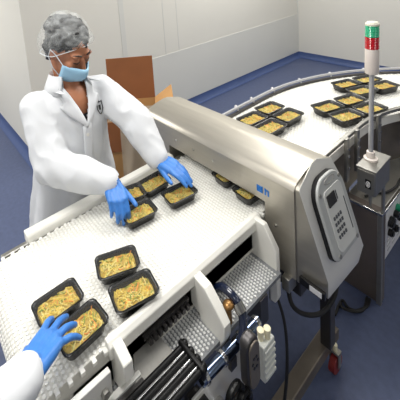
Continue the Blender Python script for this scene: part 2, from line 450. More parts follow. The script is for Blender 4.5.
def rr2(u0, u1, v0, v1, r, n=6, top=None):
    out = []
    for (cu, cv_, a0, rr_) in ((u1, v1, 0, r), (u0, v1, 90, r), (u0, v0, 180, top or r), (u1, v0, 270, top or r)):
        su = -1 if cu == u1 else 1; sv = -1 if cv_ == v1 else 1
        for k in range(n+1):
            a = math.radians(a0+90*k/n); out.append((cu+su*rr_+rr_*math.cos(a), cv_+sv*rr_+rr_*math.sin(a)))
    return out
key = obj('keypad', patch(rr2(.044, .239, .004, .275, .03, 7, .074), -.004, .014), 'black', det, bevel=.002, label='keypad with its side shadow put in as a black edge')  # black rim round the bezel stands in for the keypad's side shadow
obj('keypad_bezel', patch(rr2(.048, .238, .006, .274, .028, 7, .072), .010, .023), 'keypad_grey', key, bevel=.005, seg=3)
obj('keypad_face', patch(rr2(.084, .212, .050, .258, .022, 6), .022, .0255), 'keypad_face', key, bevel=.001)
scr = obj('screen', patch(rr2(.096, .152, .066, .106, .003, 2), .0245, .028), 'screen', key)
obj('screen_icon', patch(rr2(.158, .164, .070, .102, .002, 2), .025, .0265), 'button_dark', key)
for r_ in range(4):
    for c_ in range(4):
        u, v = .106+c_*.0155, .146+r_*.021
        obj('button', patch(rr2(u-.0045, u+.0045, v-.0055, v+.0055, .0015, 2), .025, .028), 'button_dark', key)
obj('touch_strip', patch(rr2(.198, .203, .110, .225, .002, 2), .025, .0265), 'button_dark', key)
for (u, v) in ((.068, .050), (.215, .262), (.080, .262), (.215, .040)):
    obj('screw', cyl(NB(), con(u, v, .022), con(u, v, .0255), .007, 14), 'steel', key)
bm = NB()                                    # handle-like oval mark on the top of the bezel
ring_ = [con(.150+.036*math.cos(t), .028+.010*math.sin(t), .0232) for t in [2*PI*k/28 for k in range(28)]]
tube(bm, ring_, .0015, 6, closed=True)
obj('oval_mark', bm, 'steel', key)
# blue maker's mark on the front
bm = NB()
YF = .990
for k in range(4): box(bm, -.736+.0, -.712, YF-.0022, YF+.002, .934+k*.0068, .9385+k*.0068)
box(bm, -.737, -.733, YF-.0022, YF+.002, .934, .960); box(bm, -.715, -.711, YF-.0022, YF+.002, .934, .960)
box(bm, -.703, -.698, YF-.0022, YF+.002, .934, .960); box(bm, -.690, -.685, YF-.0022, YF+.002, .934, .956)
box(bm, -.700, -.688, YF-.0022, YF+.002, .952, .957)
obj('logo', bm, 'logo_blue', det, label='small blue maker mark')
np_ = obj('nameplate', box(NB(), -.568, -.478, YF-.008, YF+.004, .664, .692), 'black', det, bevel=.001)
obj('sticker', box(NB(), -.530, -.488, YF-.0095, YF-.006, .668, .688), 'panel_white', np_)
for (x, z) in ((-1.20, .955), (-1.08, .955), (-.96, .955), (-.66, .83), (-.66, .75)):
    obj('screw', cyl(NB(), (x, YF-.003, z), (x, YF+.002, z), .005, 12), 'chrome', det)
# stand: posts, floor beams, castors
for (x, y) in ((-.595, 1.245), (-1.40, 1.245)):
    obj('stand_post', box(NB(), x-.022, x+.022, y-.022, y+.022, .15, .58), 'steel_dark', det, bevel=.003)
for x in (-.618, -1.40):
    fb = obj('stand_beam', box(NB(), x-.028, x+.028, .78, 1.34, .095, .150), 'steel_brown', det, bevel=.004)
    for y in (1.275, .83):
        xx = x+.040
        cs = obj('caster', cyl(NB(), (xx-.013, y, .042), (xx+.013, y, .042), .040, 24), 'wheel_red', det, bevel=.003, label='red caster wheel')
        k = NB(); box(k, xx-.020, xx-.016, y-.012, y+.012, .035, .105); box(k, xx+.016, xx+.020, y-.012, y+.012, .035, .105); box(k, xx-.040, xx+.020, y-.014, y+.014, .098, .108)
        obj('fork', k, 'steel', cs)
        obj('stem', cyl(NB(), (xx, y, .105), (xx, y, .135), .009, 12), 'cream', cs)
bm = box(NB(), -.70, -.64, .93, .985, .615, .640); box(bm, -.66, -.645, .93, .985, .56, .64); box(bm, -.63, -.60, .97, 1.02, .60, .655)
obj('mount_bracket', bm, 'steel', det, bevel=.002)
bm = tube(NB(), bez([(-.64, 1.02, .60), (-.60, .985, .545), (-.565, 1.02, .505), (-.535, 1.09, .49), (-.53, 1.18, .52), (-.56, 1.23, .60)], 30), .008, 10)
obj('cable_loop', bm, 'rubber', det)
obj('latch_knob', cyl(NB(), (-.52, 1.06, .625), (-.52, 1.06, .655), .010, 12), 'cream', det)

# ------------------------------------------------------------------ trays
def tray_meshes(seed):
    rnd = random.Random(seed)
    b1 = NB()
    loft(b1, [rrect(0, 0, .002, .030, .051, .014), rrect(0, 0, 0, .034, .055, .016), rrect(0, 0, .004, .037, .058, .017), rrect(0, 0, .033, .042, .065, .018),
              rrect(0, 0, .035, .0475, .0705, .018), rrect(0, 0, .0385, .0480, .0710, .018), rrect(0, 0, .0395, .0465, .0695, .018),
              rrect(0, 0, .0385, .0425, .0655, .017), rrect(0, 0, .036, .0405, .0635, .017), rrect(0, 0, .006, .036, .057, .016), rrect(0, 0, .004, .031, .052, .014)])
    b2 = NB(); NX, NY = 18, 26
    def hgt(x, y):
        e = 1-max(abs(x)/.037, abs(y)/.060)
        return .0245+.006*noise.noise(V((x*60+seed*9, y*60, seed)))+.003*noise.noise(V((x*170, y*170, seed*3)))-.004*max(0, .12-e)/.12
    grid = {}
    for i in range(NX+1):
        for j in range(NY+1):
            x = (-1+2*i/NX); y = (-1+2*j/NY)
            k = 1-.16*(abs(x)**4*abs(y)**4)
            px, py = x*.0366*k, y*.0590*k
            grid[i, j] = b2.verts.new((px, py, hgt(px, py)))
    for i in range(NX):
        for j in range(NY):
            b2.faces.new((grid[i, j], grid[i+1, j], grid[i+1, j+1], grid[i, j+1]))
    for k in range(120):                     # shredded strands
        x, y = rnd.uniform(-.032, .032), rnd.uniform(-.054, .054); a = rnd.uniform(0, PI)
        L = rnd.uniform(.007, .016); cvv = rnd.uniform(-.006, .006); mi = rnd.choices((1, 2, 3, 4), (5.5, 3, .7, 1.4))[0]
        d = V((math.cos(a), math.sin(a), 0)); n = V((-d.y, d.x, 0)); pts = []
        for t in (-1, -.33, .33, 1):
            q = V((x, y, 0))+d*(t*L)+n*(cvv*(1-t*t))
            q.x = max(-.0345, min(.0345, q.x)); q.y = max(-.055, min(.055, q.y))
            q.z = hgt(q.x, q.y)+.001+rnd.uniform(0, .0025)
            pts.append(q)
        tube(b2, pts, rnd.uniform(.0011, .0019), 5, True, mi)
    b3 = NB()
    for i in range(8):
        pass
    g = {}
    for i in range(9):
        for j in range(13):
            x, y = (-1+i/4)*.0435, (-1+j/6)*.0665
            g[i, j] = b3.verts.new((x, y, .0400+.0012*noise.noise(V((x*70, y*70, seed*5)))))
    for i in range(8):
        for j in range(12): b3.faces.new((g[i, j], g[i+1, j], g[i+1, j+1], g[i, j+1]))
    return b1, b2, b3
protos = []
def tray_proto(seed):
    b1, b2, b3 = tray_meshes(seed)
    r = link(bpy.data.objects.new('food_tray', None)); r.empty_display_size = .03; WO[r] = V((0, 0, 0))
    ch = [obj('tray', b1, 'tray_black', r, angle=50), obj('noodle_filling', b2, ['food_base', 'noodle', 'noodle_pale', 'carrot', 'herb'], r), obj('lid_film', b3, 'lid_clear', r)]
    return [r, ch, False]
for s in (1, 2, 3): protos.append(tray_proto(s))
def put_tray(i, x, y, z, deg, label, group, sc=1.0, tilt=(0, 0)):
    pr_ = protos[i % 3]
    if not pr_[2]: r = pr_[0]; pr_[2] = True
    else:
        r = link(pr_[0].copy())
        for c in pr_[1]:
            k = link(c.copy()); k.parent = r
    r.location = (x, y, z); r.rotation_euler = (tilt[0], tilt[1], math.radians(deg)); r.scale = (sc, sc, sc)
    tag(r, label, 'food tray', group)
    return r
TB = BZ+.0005
G1, G2 = 'packed food trays on the straight belt', 'packed food trays on the curved belt'
# long side is local Y; deg turns it
for i, (x, y, d, lab, sc) in enumerate((
    (-.882, .440, -20, 'black food tray mid-belt, left and rear of the unheld pair', .98),
    (-.768, .426, -12, 'black food tray mid-belt, nearer the front guide rail of the unheld pair', .98),
    (-.890, .241, 0, 'black food tray beyond the fingertips of the blue glove reaching in from below', .96),
    (-.782, .262, 4, 'black food tray partly covered by the fingers of the blue glove reaching in from below', .96),
    (-1.018, .622, -8, 'black food tray gripped by the thumb of the standing worker\'s nearer glove', .96),
    (-1.128, .650, -14, 'black food tray tucked behind the standing worker\'s nearer hand', .96),
    (-1.112, .772, 0, 'black food tray between the standing worker\'s two gloves, beside the far guide rail', .98),
    (-.985, .806, -8, 'black food tray under the standing worker\'s farther glove', .98),
    (-.925, 1.050, -6, 'black food tray entering the detector opening, farther from the blue mark', 1.0),
    (-.800, 1.035, -4, 'black food tray entering the detector opening, just below the blue mark', 1.0))):
    put_tray(i, x, y, TB, d, lab, G1, sc)
for i, (x, y, d, lab, sc) in enumerate((
    (-1.150, 1.700, -6, 'black food tray by the outer rail, far one of four behind the detector', 1.18),
    (-1.022, 1.690, -4, 'black food tray, rightmost of the four just behind the detector', 1.18),
    (-1.145, 1.520, -6, 'black food tray by the outer rail, leftmost of four behind the detector', 1.18),
    (-1.020, 1.512, -4, 'black food tray partly hidden by the detector roof, frontmost of four behind it', 1.18),
    (-.915, 1.935, -18, 'black food tray, leftmost of the middle four on the curved belt', 1.2),
    (-.862, 2.112, -18, 'black food tray, rearmost of the middle four on the curved belt', 1.2),
    (-.792, 1.893, -18, 'black food tray, frontmost of the middle four on the curved belt', 1.2),
    (-.738, 2.070, -18, 'black food tray behind the signal pole, rightmost of the middle four', 1.2),
    (-.985, 2.345, -22, 'black food tray, leftmost of the farthest four on the curved belt', 1.2),
    (-.918, 2.515, -22, 'black food tray, rearmost of the farthest four on the curved belt', 1.2),
    (-.868, 2.298, -22, 'black food tray, frontmost of the farthest four on the curved belt', 1.2),
    (-.800, 2.466, -22, 'black food tray, rightmost of the farthest four on the curved belt', 1.2))):
    put_tray(i, x, y, TB, d, lab, G2, sc)

# ------------------------------------------------------------------ people
def hand(wrist, fwd, up, thumb, curls, spreads, thumb_pose=(.6, .75, -.25), s=0.92, tcurl=10):
    """gloved hand: thumb=+1 thumb on the left of fwd (seen from above), -1 on the right"""
    w = V(wrist); f = V(fwd).normalized(); u = V(up); u = (u-f*u.dot(f)).normalized(); l = u.cross(f)*thumb
    bm = NB(); P = lambda a, b, c: w+(f*a+l*b+u*c)*s
    KN = [(.090, .031), (.095, .010), (.090, -.011), (.080, -.030)]
    LN = [(.043, .027, .021), (.047, .030, .022), (.043, .028, .021), (.034, .021, .019)]
    RD = [(.0108, .0098, .0090, .0080)]*3+[(.0096, .0088, .0080, .0072)]
    for i, (a, b) in enumerate(KN):
        chain(bm, [P(.0, b*.62, 0), P(.05, b*.92, .004), P(a, b, .003)], [.0165*s, .0150*s, .0118*s])
    ell(bm, P(.045, .0, -.002), (.050*s, .036*s, .0145*s), Matrix((f, l, u)).transposed())
    ell(bm, P(.030, .024, -.006), (.034*s, .018*s, .015*s), Matrix((f, l, u)).transposed())
    for i, (a, b) in enumerate(KN):
        p = P(a, b, .002); ang = 0; pts = [P(a-.02, b, .002), p]; sp = math.radians(spreads[i])
        d0 = f*math.cos(sp)+l*math.sin(sp)
        for j in range(3):
            ang += math.radians(curls[i][j]); d = d0*math.cos(ang)-u*math.sin(ang)
            p = p+d*(LN[i][j]*s); pts.append(p)
        chain(bm, pts, [RD[i][0]*s]+[r*s for r in RD[i]])
    d = (f*thumb_pose[0]+l*thumb_pose[1]+u*thumb_pose[2]).normalized(); p = P(.022, .026, -.004); pts = [p]
    for j, L in enumerate((.046, .033, .027)):
        if j: d = (d*math.cos(math.radians(tcurl))+f*math.sin(math.radians(tcurl))).normalized()
        p = p+d*(L*s); pts.append(p)
    chain(bm, pts, [.0145*s, .0115*s, .0102*s, .0085*s])
    chain(bm, [P(-.028, 0, 0), P(-.010, 0, 0), P(.01, 0, 0)], [.027*s, .026*s, .027*s])
    b = fuse(bm, .0030, 3)
    return b

def person(label, base, yaw, arms, head_pos, head_yaw, head_pitch, lean, shoulders, hands, slim=1.0):
    B = V(base); Fw = V((math.cos(yaw), math.sin(yaw), 0)); Lf = V((-math.sin(yaw), math.cos(yaw), 0)); U = V((0, 0, 1))
    root = empty('person', B, label, 'person')
    def W(f, l, z): return B+Fw*f+Lf*l+U*z
    hp = V(head_pos)
    Mh = Matrix.Rotation(head_yaw, 3, 'Z') @ Matrix.Rotation(head_pitch, 3, 'Y')
    def Hd(p): return hp+Mh @ V(p)
    neck = W(lean[2], 0, 1.325)
    # ---- body: one continuous skin
    bm = NB()
    ell(bm, Hd((-.012, 0, .022)), (.094, .074, .096), Mh)          # skull
    ell(bm, Hd((.030, 0, -.040)), (.062, .058, .074), Mh)          # face
    ell(bm, Hd((.048, 0, -.088)), (.036, .036, .026), Mh)          # chin
    chain(bm, [Hd((.090, 0, .012)), Hd((.108, 0, -.026)), Hd((.092, 0, -.034))], [.009, .013, .012], 10)   # nose
    for s in (-1, 1):
        ell(bm, Hd((.074, s*.030, .034)), (.018, .026, .008), Mh)  # brow ridge
        ell(bm, Hd((.076, s*.030, .012)), (.015, .017, .011), Mh)  # closed eyelids
        ell(bm, Hd((.062, s*.040, -.018)), (.024, .020, .018), Mh) # cheek
        ell(bm, Hd((-.012, s*.076, -.004)), (.020, .009, .032), Mh) # ear
    ell(bm, Hd((.088, 0, -.058)), (.014, .024, .008), Mh)          # lips
    chain(bm, [Hd((-.028, 0, -.05)), W(lean[2]-.012, 0, 1.32), W(lean[1]-.01, 0, 1.22)], [.054, .053, .07])
    chain(bm, [W(lean[1], 0, 1.22), W(lean[1], 0, 1.08), W(lean[0], 0, .93)], [.085, .10, .105])
    for s in (-1, 1):
        sh = V(shoulders[0 if s < 0 else 1]); el, wr = [V(p) for p in arms[0 if s < 0 else 1]]
        chain(bm, [W(lean[1], s*.05, 1.25), sh], [.065, .050])
        chain(bm, [sh, el, wr], [.046, .036, .027])
        hip = W(lean[0], s*.085, .88)
        chain(bm, [hip, W(lean[0]*.5+.02, s*.095, .47), W(-.02, s*.10, .09)], [.085, .052, .038])
    # chest front, visible in the open collar
    ell(bm, W(lean[1]+.035, 0, 1.225), (.075, .11, .10), Matrix.Rotation(yaw, 3, 'Z'))
    body = obj('body', fuse(bm, .0055, 4), 'skin', root, angle=180)
    # ---- lab coat
    bm = NB(); NS = 32
    def ringc(f, z, rx, ry, dl=0): return [W(f+rx*math.cos(2*PI*k/NS), dl+ry*math.sin(2*PI*k/NS)*(1), z) for k in range(NS)]
    sk = [(-.01, .50, .165, .235), (lean[0]*.35, .70, .155, .222), (lean[0]*.8, .86, .148, .205), (lean[0], .95, .138, .192), (lean[1]-.01, 1.08, .130, .182), (lean[1], 1.18, .128, .188), (lean[1]+.005, 1.25, .112, .180), (lean[2]-.015, 1.300, .088, .135), (lean[2]-.012, 1.335, .070, .080), (lean[2]-.010, 1.355, .064, .068)]
    loft(bm, [ringc(*q) for q in sk])
    for s in (0, 1):
        sh = V(shoulders[s]); el, wr = [V(p) for p in arms[s]]
        cuff = el.lerp(wr, .93)
        chain(bm, [W(lean[1]-.01, (-.09, .09)[s], 1.235), sh], [.082, .073], 18)
        chain(bm, [sh, sh.lerp(el, .5), el, el.lerp(cuff, .5), cuff], [.073, .076*slim, .074*slim, .066*slim, .052*slim], 18)
    cb = fuse(bm, .0075, 5)
    elb = [V(arms[0][0]), V(arms[1][0])]
    cb.normal_update()
    for v in cb.verts:                           # folds and creases
        q = v.co
        n1 = noise.noise(V((q.x*9, q.y*9, q.z*4.0)))
        n2 = 1-abs(noise.noise(V((q.x*14+3, q.y*14, q.z*10+q.y*8))))*2
        near = min((q-e).length for e in elb); k = .35+.9*max(0, 1-near/.22)
        skirt = max(0, min(1, (1.0-q.z)/.3))
        th = math.atan2((q-B).dot(Lf), (q-B).dot(Fw))
        v.co = q+v.normal*(.009*n1+.008*(n2-.3)*k+skirt*.016*math.sin(th*9+2*noise.noise(q*3)))
    cb.normal_update(); bv = BVHTree.FromBMesh(cb)
    cfront = lean[1]
    def on(l, z, off=.003):
        o0 = W(.232, l, z); h = bv.ray_cast(o0, -Fw)
        p = h[0] if h[0] is not None else W(cfront+.12, l, z)
        return p+Fw*off
    ZB, ZT = 1.165, 1.40
    def vw(z): return max(0, (z-ZB))*.34
    doomed = []
    for fc in cb.faces:
        c = fc.calc_center_median(); r = c-B; l = r.dot(Lf); fr = r.dot(Fw)
        if ZB < c.z < ZT and abs(l) < vw(c.z) and fr > cfront-.0: doomed.append(fc)
    # sleeve openings at the cuff
    for s in (0, 1):
        el, wr = [V(p) for p in arms[s]]; ax = (wr-el).normalized(); cuffp = el.lerp(wr, .93)
        for fc in cb.faces:
            c = fc.calc_center_median()
            if (c-cuffp).dot(ax) > .036 and (c-wr).length < .12: doomed.append(fc)
    bmesh.ops.delete(cb, geom=list(set(doomed)), context='FACES')
    coat = obj('lab_coat', cb, 'coat_white', root, angle=180)
    # lapels and collar
    for s in (-1, 1):
        g = []; NZ = 16
        for i in range(NZ+1):
            t = i/NZ; z = ZB-.012+(1.335-ZB+.012)*t
            inner = s*max(.0, vw(z)-.003)
            wd = .060*math.sin(min(1, t*1.5)*PI/2)*(1 if t < .68 else .62)+.004
            row = []
            for j in range(5):
                l = inner+s*wd*j/4
                row.append(on(l, z, .007+.004*math.sin(j/4*PI)))
            g.append(row)
        bl = NB(); vv = [[bl.verts.new(p) for p in r] for r in g]
        for i in range(NZ):
            for j in range(4): bl.faces.new((vv[i][j], vv[i][j+1], vv[i+1][j+1], vv[i+1][j]))
        lp = obj('lapel', bl, 'coat_white', root, angle=60)
        sd = lp.modifiers.new('Solidify', 'SOLIDIFY'); sd.thickness = .004; sd.offset = 0
    bl = NB(); rows = []
    for i in range(25):
        a = math.radians(46+268*i/24)
        d = Fw*math.cos(a)+Lf*math.sin(a); c0 = W(lean[2]-.012, 0, 0)
        rows.append([bl.verts.new(c0+d*r+U*z) for r, z in ((.066, 1.325), (.066, 1.372), (.073, 1.382), (.087, 1.350), (.106, 1.305))])
    for a, b in zip(rows, rows[1:]):
        for j in range(4): bl.faces.new((a[j], a[j+1], b[j+1], b[j]))
    cl = obj('collar', bl, 'coat_white', root, angle=80)
    sd = cl.modifiers.new('Solidify', 'SOLIDIFY'); sd.thickness = .004; sd.offset = 0
    # front placket, buttons, shirt and badge
    bl = NB(); prev = None
    for i in range(22):
        z = .60+(ZB-.60)*i/21; cur = [bl.verts.new(on(l, z, .006)) for l in (-.022, -.008, .008, .020)]
        if prev:
            for j in range(3): bl.faces.new((prev[j], prev[j+1], cur[j+1], cur[j]))
        prev = cur
    pk = obj('placket', bl, 'coat_white', root, angle=60)
    sd = pk.modifiers.new('Solidify', 'SOLIDIFY'); sd.thickness = .006; sd.offset = 0
    for z in (1.12, 1.0, .88, .76):
        c0 = on(-.004, z, .010); obj('coat_button', cyl(NB(), c0-Fw*.004, c0+Fw*.002, .007, 14), 'guide_white', root)
    bl = NB(); ell(bl, W(lean[1]+.052, .0, 1.165), (.070, .075, .068), Matrix.Rotation(yaw, 3, 'Z'))
    obj('shirt', bl, 'shirt_dark', root)
    shield = [(.8*p_, 1.15*q_) for p_, q_ in [(-.020, .026), (-.008, .022), (0, .028), (.008, .022), (.020, .026), (.020, -.004), (.010, -.022), (0, -.028), (-.010, -.022), (-.020, -.004)]]
    bl = NB(); lc, zc = .085, 1.205
    outer = [on(lc+a, zc+b, .006) for a, b in shield]; inner = [on(lc+a*.80, zc+b*.84, .006) for a, b in shield]
    vo = [bl.verts.new(p) for p in outer]; vi = [bl.verts.new(p) for p in inner]
    for i in range(len(shield)): bl.faces.new((vo[i], vo[(i+1) % 10], vi[(i+1) % 10], vi[i]))
    bl.faces.new([bl.verts.new(on(lc+a, zc+b, .006)) for a, b in ((-.006, .012), (.006, .012), (.004, -.010), (-.004, -.010))])
    em = obj('crest', bl, 'black', root, label='small black crest on chest', smooth=False)
    sd = em.modifiers.new('Solidify', 'SOLIDIFY'); sd.thickness = .002; sd.offset = 0
    # ---- hair, net, mask
    bl = NB()
    ell(bl, Hd((-.032, 0, .058)), (.100, .090, .090), Mh); ell(bl, Hd((-.080, 0, -.015)), (.050, .066, .070), Mh)
    ell(bl, Hd((-.112, 0, .056)), (.046, .058, .058), Mh)
    ell(bl, Hd((-.082, -.010, -.078)), (.020, .034, .030), Mh)
    hb = fuse(bl, .006, 4)
    hb.normal_update()
    for v in hb.verts: v.co += v.normal*(.007*noise.noise(v.co*38)+.003*math.sin(v.co.z*260+9*noise.noise(v.co*20)))
    hr = obj('hair', hb, 'hair', root, angle=180)
    cbm = NB(); gu, gv = 44, 20; rows = []
    for j in range(gv+1):
        row = []
        for i in range(gu):
            ph = 2*PI*i/gu; th = (j/gv)*math.radians(112)
            p = V((math.sin(th)*math.cos(ph)*.122-.036, math.sin(th)*math.sin(ph)*.108, math.cos(th)*.116+.042))
            p.z += ((.82 if p.x > 0 else .40)*p.x-.004)*max(0, (th-.8)); p.x -= .012*max(0, math.cos(th))
            edge = max(0, (j-gv+3)/3)
            p = V((p.x*(1-.10*edge), p.y*(1-.10*edge), p.z))
            amp = .008 if j < gv-3 else .004
            nz = noise.noise(V((p.x*26, p.y*26, p.z*26)))+.6*math.sin(ph*17+2*math.sin(ph*3))*min(1, j/8)*.5
            p += p.normalized()*amp*nz
            row.append(cbm.verts.new(Hd(p)))
        rows.append(row)
    for a, b in zip(rows, rows[1:]):
        for i in range(gu):
            try: cbm.faces.new((a[i], a[(i+1) % gu], b[(i+1) % gu], b[i]))
            except ValueError: pass
    bmesh.ops.remove_doubles(cbm, verts=cbm.verts[:], dist=.0004)
    hem = [v.co.copy() for v in rows[-1] if v.is_valid]
    net = obj('hairnet', cbm, 'net_white', root, angle=180, label='crinkled see-through white hairnet')
    obj('elastic_band', tube(NB(), hem, .0016, 6, closed=True), 'mask_loop', net)
    bl = NB(); rows = []
    for i in range(15):
        a = math.radians(-74+148*i/14); row = []
        for j in range(11):
            t = j/10; z = -.022-.094*t
            puff = math.sin(min(1, t*1.08)*PI)**.6 if 0 < t < 1 else 0
            r = .072+.020*puff*math.cos(a)+.024*math.exp(-(a/.35)**2)*(1-t)*.9+.0016*math.sin(j*PI*.9)
            row.append(bl.verts.new(Hd((.026+r*math.cos(a)*1.02-(.018*t*t), .068*math.sin(a)*(1-.22*t*t)*1.02, z+.006*math.cos(a)))))
        rows.append(row)
    for a, b in zip(rows, rows[1:]):
        for j in range(10): bl.faces.new((a[j], a[j+1], b[j+1], b[j]))
    mk = obj('face_mask', bl, 'mask_blue', root, angle=60, label='pleated light blue face mask')
    sd = mk.modifiers.new('Solidify', 'SOLIDIFY'); sd.thickness = .003; sd.offset = 1
    for s in (-1, 1):
        obj('ear_loop', tube(NB(), [Hd((.045, s*.064, -.024)), Hd((.010, s*.081, .010)), Hd((-.022, s*.088, .018)), Hd((-.026, s*.086, -.020)), Hd((.008, s*.078, -.060)), Hd((.030, s*.056, -.092))], .0022, 6), 'mask_loop', mk)
        obj('eyebrow', tube(NB(), [Hd((.090, s*.014, .036)), Hd((.088, s*.030, .043)), Hd((.072, s*.050, .038))], [.003, .0036, .002], 6), 'hair', root)
        obj('eyelashes', tube(NB(), [Hd((.090, s*.016, .007)), Hd((.0915, s*.030, .003)), Hd((.082, s*.045, .006))], [.0015, .0022, .0015], 6), 'hair', root)
    # ---- gloves, trousers, shoes
    for hb_ in hands: obj('glove', hb_, 'glove_blue', root, angle=180)
    bl = NB()
    ell(bl, W(lean[0], 0, .90), (.115, .155, .10), Matrix.Rotation(yaw, 3, 'Z'))
    for s in (-1, 1):
        chain(bl, [W(lean[0], s*.088, .86), W(lean[0]*.5+.02, s*.097, .47), W(-.02, s*.10, .10)], [.102, .070, .062], 16)
    obj('trousers', fuse(bl, .009, 4), 'trouser_dark', root, angle=180)
    for s in (-1, 1):
        bl = NB(); ell(bl, W(-.03, s*.10, .055), (.055, .042, .05), Matrix.Rotation(yaw, 3, 'Z')); ell(bl, W(.06, s*.105, .038), (.10, .046, .034), Matrix.Rotation(yaw, 3, 'Z'))
        box_c = W(.03, s*.103, .012); obox(bl, box_c, Fw*.115, Lf*.038, U*.012)
        obj('shoe', fuse(bl, .006, 3), 'shoe_white', root, angle=180)
    return root

# standing worker behind the belt
wR, wL = V((-1.130, .578, .970)), V((-1.124, .818, .962))
h1 = hand(wR, (.88, -.24, -.34), (.36, -.10, .92), +1, [(40, 30, 20), (42, 32, 20), (44, 34, 20), (48, 36, 20)], (1, 0, -1, -3), (.86, .42, -.10), .95, 12)
h2 = hand(wL, (.96, .22, -.10), (.10, -.03, .99), -1, [(10, 14, 10), (12, 16, 12), (14, 18, 12), (18, 20, 14)], (1, 0, -1, -3), (.86, .42, -.15), .95, 12)
person('woman in white lab coat, hairnet and blue mask standing behind the belt', (-1.475, .548, 0), math.radians(8),
       [(V((-1.285, .400, 1.055)), wR), (V((-1.268, .800, 1.115)), wL)],
       (-1.380, .570, 1.480), math.radians(16), math.radians(30), (.03, .055, .078),
       [V((-1.418, .414, 1.258)), V((-1.402, .715, 1.245))], [h1, h2])
# second worker at the end of the belt: only the reaching arm comes into the picture
w2 = V((-.706, .112, .966))
g1 = hand(w2, (-.58, .79, -.20), (-.10, .17, .98), +1, [(10, 16, 10), (8, 14, 10), (10, 16, 10), (12, 18, 12)], (14, 2, -8, -24), (.45, .55, -.5), .92, 25)
g2 = hand((-1.20, -.30, .80), (0, .3, -.95), (1, 0, 0), -1, [(20, 25, 15)]*4, (4, 1, -3, -7), (.8, .5, 0), .95, 8)
person('second worker in white coat at belt end, only a gloved arm reaching in', (-.985, -.55, 0), math.radians(85),
       [(V((-.672, -.110, .975)), w2), (V((-1.24, -.42, 1.05)), V((-1.20, -.30, .80)))],
       (-.97, -.45, 1.50), math.radians(85), math.radians(25), (.03, .055, .078),
       [V((-.815, -.47, 1.255)), V((-1.145, -.50, 1.255))], [g1, g2], .84)

# ------------------------------------------------------------------ cardboard box
cbx = empty('cardboard_box', (-1.86, 1.16, 0), 'open brown cardboard box standing behind the worker with one flap raised', 'box')
ax = V((.61, .79, 0)); ay = V((.79, -.61, 0)); c0 = V((-1.875, 1.165, 0)); hw, hd, ht = .170, .170, .84; t_ = .006
bm = NB()
for s in (-1, 1):
    obox(bm, c0+ax*(s*hw)+V((0, 0, ht/2)), ax*t_/2, ay*hd, V((0, 0, ht/2)))
    obox(bm, c0+ay*(s*hd)+V((0, 0, ht/2)), ax*hw, ay*t_/2, V((0, 0, ht/2)))
obox(bm, c0+V((0, 0, .006)), ax*hw, ay*hd, V((0, 0, .006)))
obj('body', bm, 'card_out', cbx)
def flap(edge_c, along, half, out, L, name='flap', m='card_in'):
    out = V(out).normalized()
    n = along.cross(out).normalized()
    obj(name, obox(NB(), V(edge_c)+out*(L/2), along*half, out*(L/2), n*t_/2), m, cbx)
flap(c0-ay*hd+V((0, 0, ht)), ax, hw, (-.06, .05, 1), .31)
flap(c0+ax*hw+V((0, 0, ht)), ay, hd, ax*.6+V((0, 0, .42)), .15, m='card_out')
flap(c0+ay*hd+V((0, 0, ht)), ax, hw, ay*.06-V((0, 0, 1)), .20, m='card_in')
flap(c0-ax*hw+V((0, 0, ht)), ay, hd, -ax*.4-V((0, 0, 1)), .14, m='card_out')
bm = NB(); g = {}
for i in range(13):
    for j in range(13):
        u, v = -1+i/6, -1+j/6
        g[i, j] = bm.verts.new(c0+ax*(u*(hw-.008))+ay*(v*(hd-.008))+V((0, 0, .78-.22*(1-max(abs(u), abs(v))**2)+.02*noise.noise(V((u*3, v*3, 1))))))
for i in range(12):
    for j in range(12): bm.faces.new((g[i, j], g[i+1, j], g[i+1, j+1], g[i, j+1]))
for i in range(10):
    pass
rows = []
for i in range(15):
    u = -.35+1.3*i/14; row = []
    for j in range(12):
        t = j/11; q = c0+ax*(u*hw)+ay*(hd+.026+.085*t+.014*noise.noise(V((u*3, t*3, 4)))+.010*math.sin(u*9+t*2))
        row.append(bm.verts.new(q+V((0, 0, ht+.008-.46*t))))
    rows.append(row)
for a_, b_ in zip(rows, rows[1:]):
    for j in range(11): bm.faces.new((a_[j], a_[j+1], b_[j+1], b_[j]))
obj('plastic_liner', bm, 'bag_clear', cbx, angle=60)

# ------------------------------------------------------------------ control cabinet with signal tower
cab = empty('control_cabinet', (-.645, 1.95, 0), 'dark steel control cabinet on the floor with a white button panel', 'cabinet')
obj('pedestal', box(NB(), -.735, -.556, 1.725, 1.775, 0, .515), 'cabinet_dark', cab, bevel=.003)
obj('edge_post', box(NB(), -.574, -.552, 1.715, 1.735, 0, .520), 'steel', cab, bevel=.002)
obj('enclosure', box(NB(), -.735, -.566, 1.775, 2.45, .225, .510), 'steel', cab, bevel=.004)
obj('pedestal', box(NB(), -.735, -.62, 2.40, 2.45, 0, .225), 'steel_dark', cab)
obj('top_trim', box(NB(), -.740, -.550, 1.712, 1.724, .510, .524), 'chrome', cab, bevel=.002)
obj('top_trim', box(NB(), -.562, -.550, 1.724, 2.45, .508, .521), 'chrome', cab, bevel=.002)
pan = obj('button_panel', box(NB(), -.568, -.556, 1.765, 2.44, .23, .505), 'panel_white', cab, bevel=.003, label='white button panel')
for (y, z, m) in ((1.835, .425, 'black'), (1.895, .425, 'black'), (1.955, .372, 'black'), (1.820, .362, 'black'), (1.885, .350, 'black'), (1.818, .415, 'black'), (1.925, .445, 'knob_green'), (1.99, .43, 'knob_green'), (2.05, .43, 'black'), (2.05, .36, 'knob_red')):
    k = cyl(NB(), (-.556, y, z), (-.538, y, z), .019, 16); cyl(k, (-.538, y, z), (-.532, y, z), .014, 16)
    obj('push_button', k, m, pan, bevel=.001)
bm = NB()
for i in range(3):
    for j in range(4): box(bm, -.557, -.5545, 1.80+j*.07, 1.84+j*.07, .262+i*.026, .270+i*.026)
obj('lettering', bm, 'keypad_grey', pan)
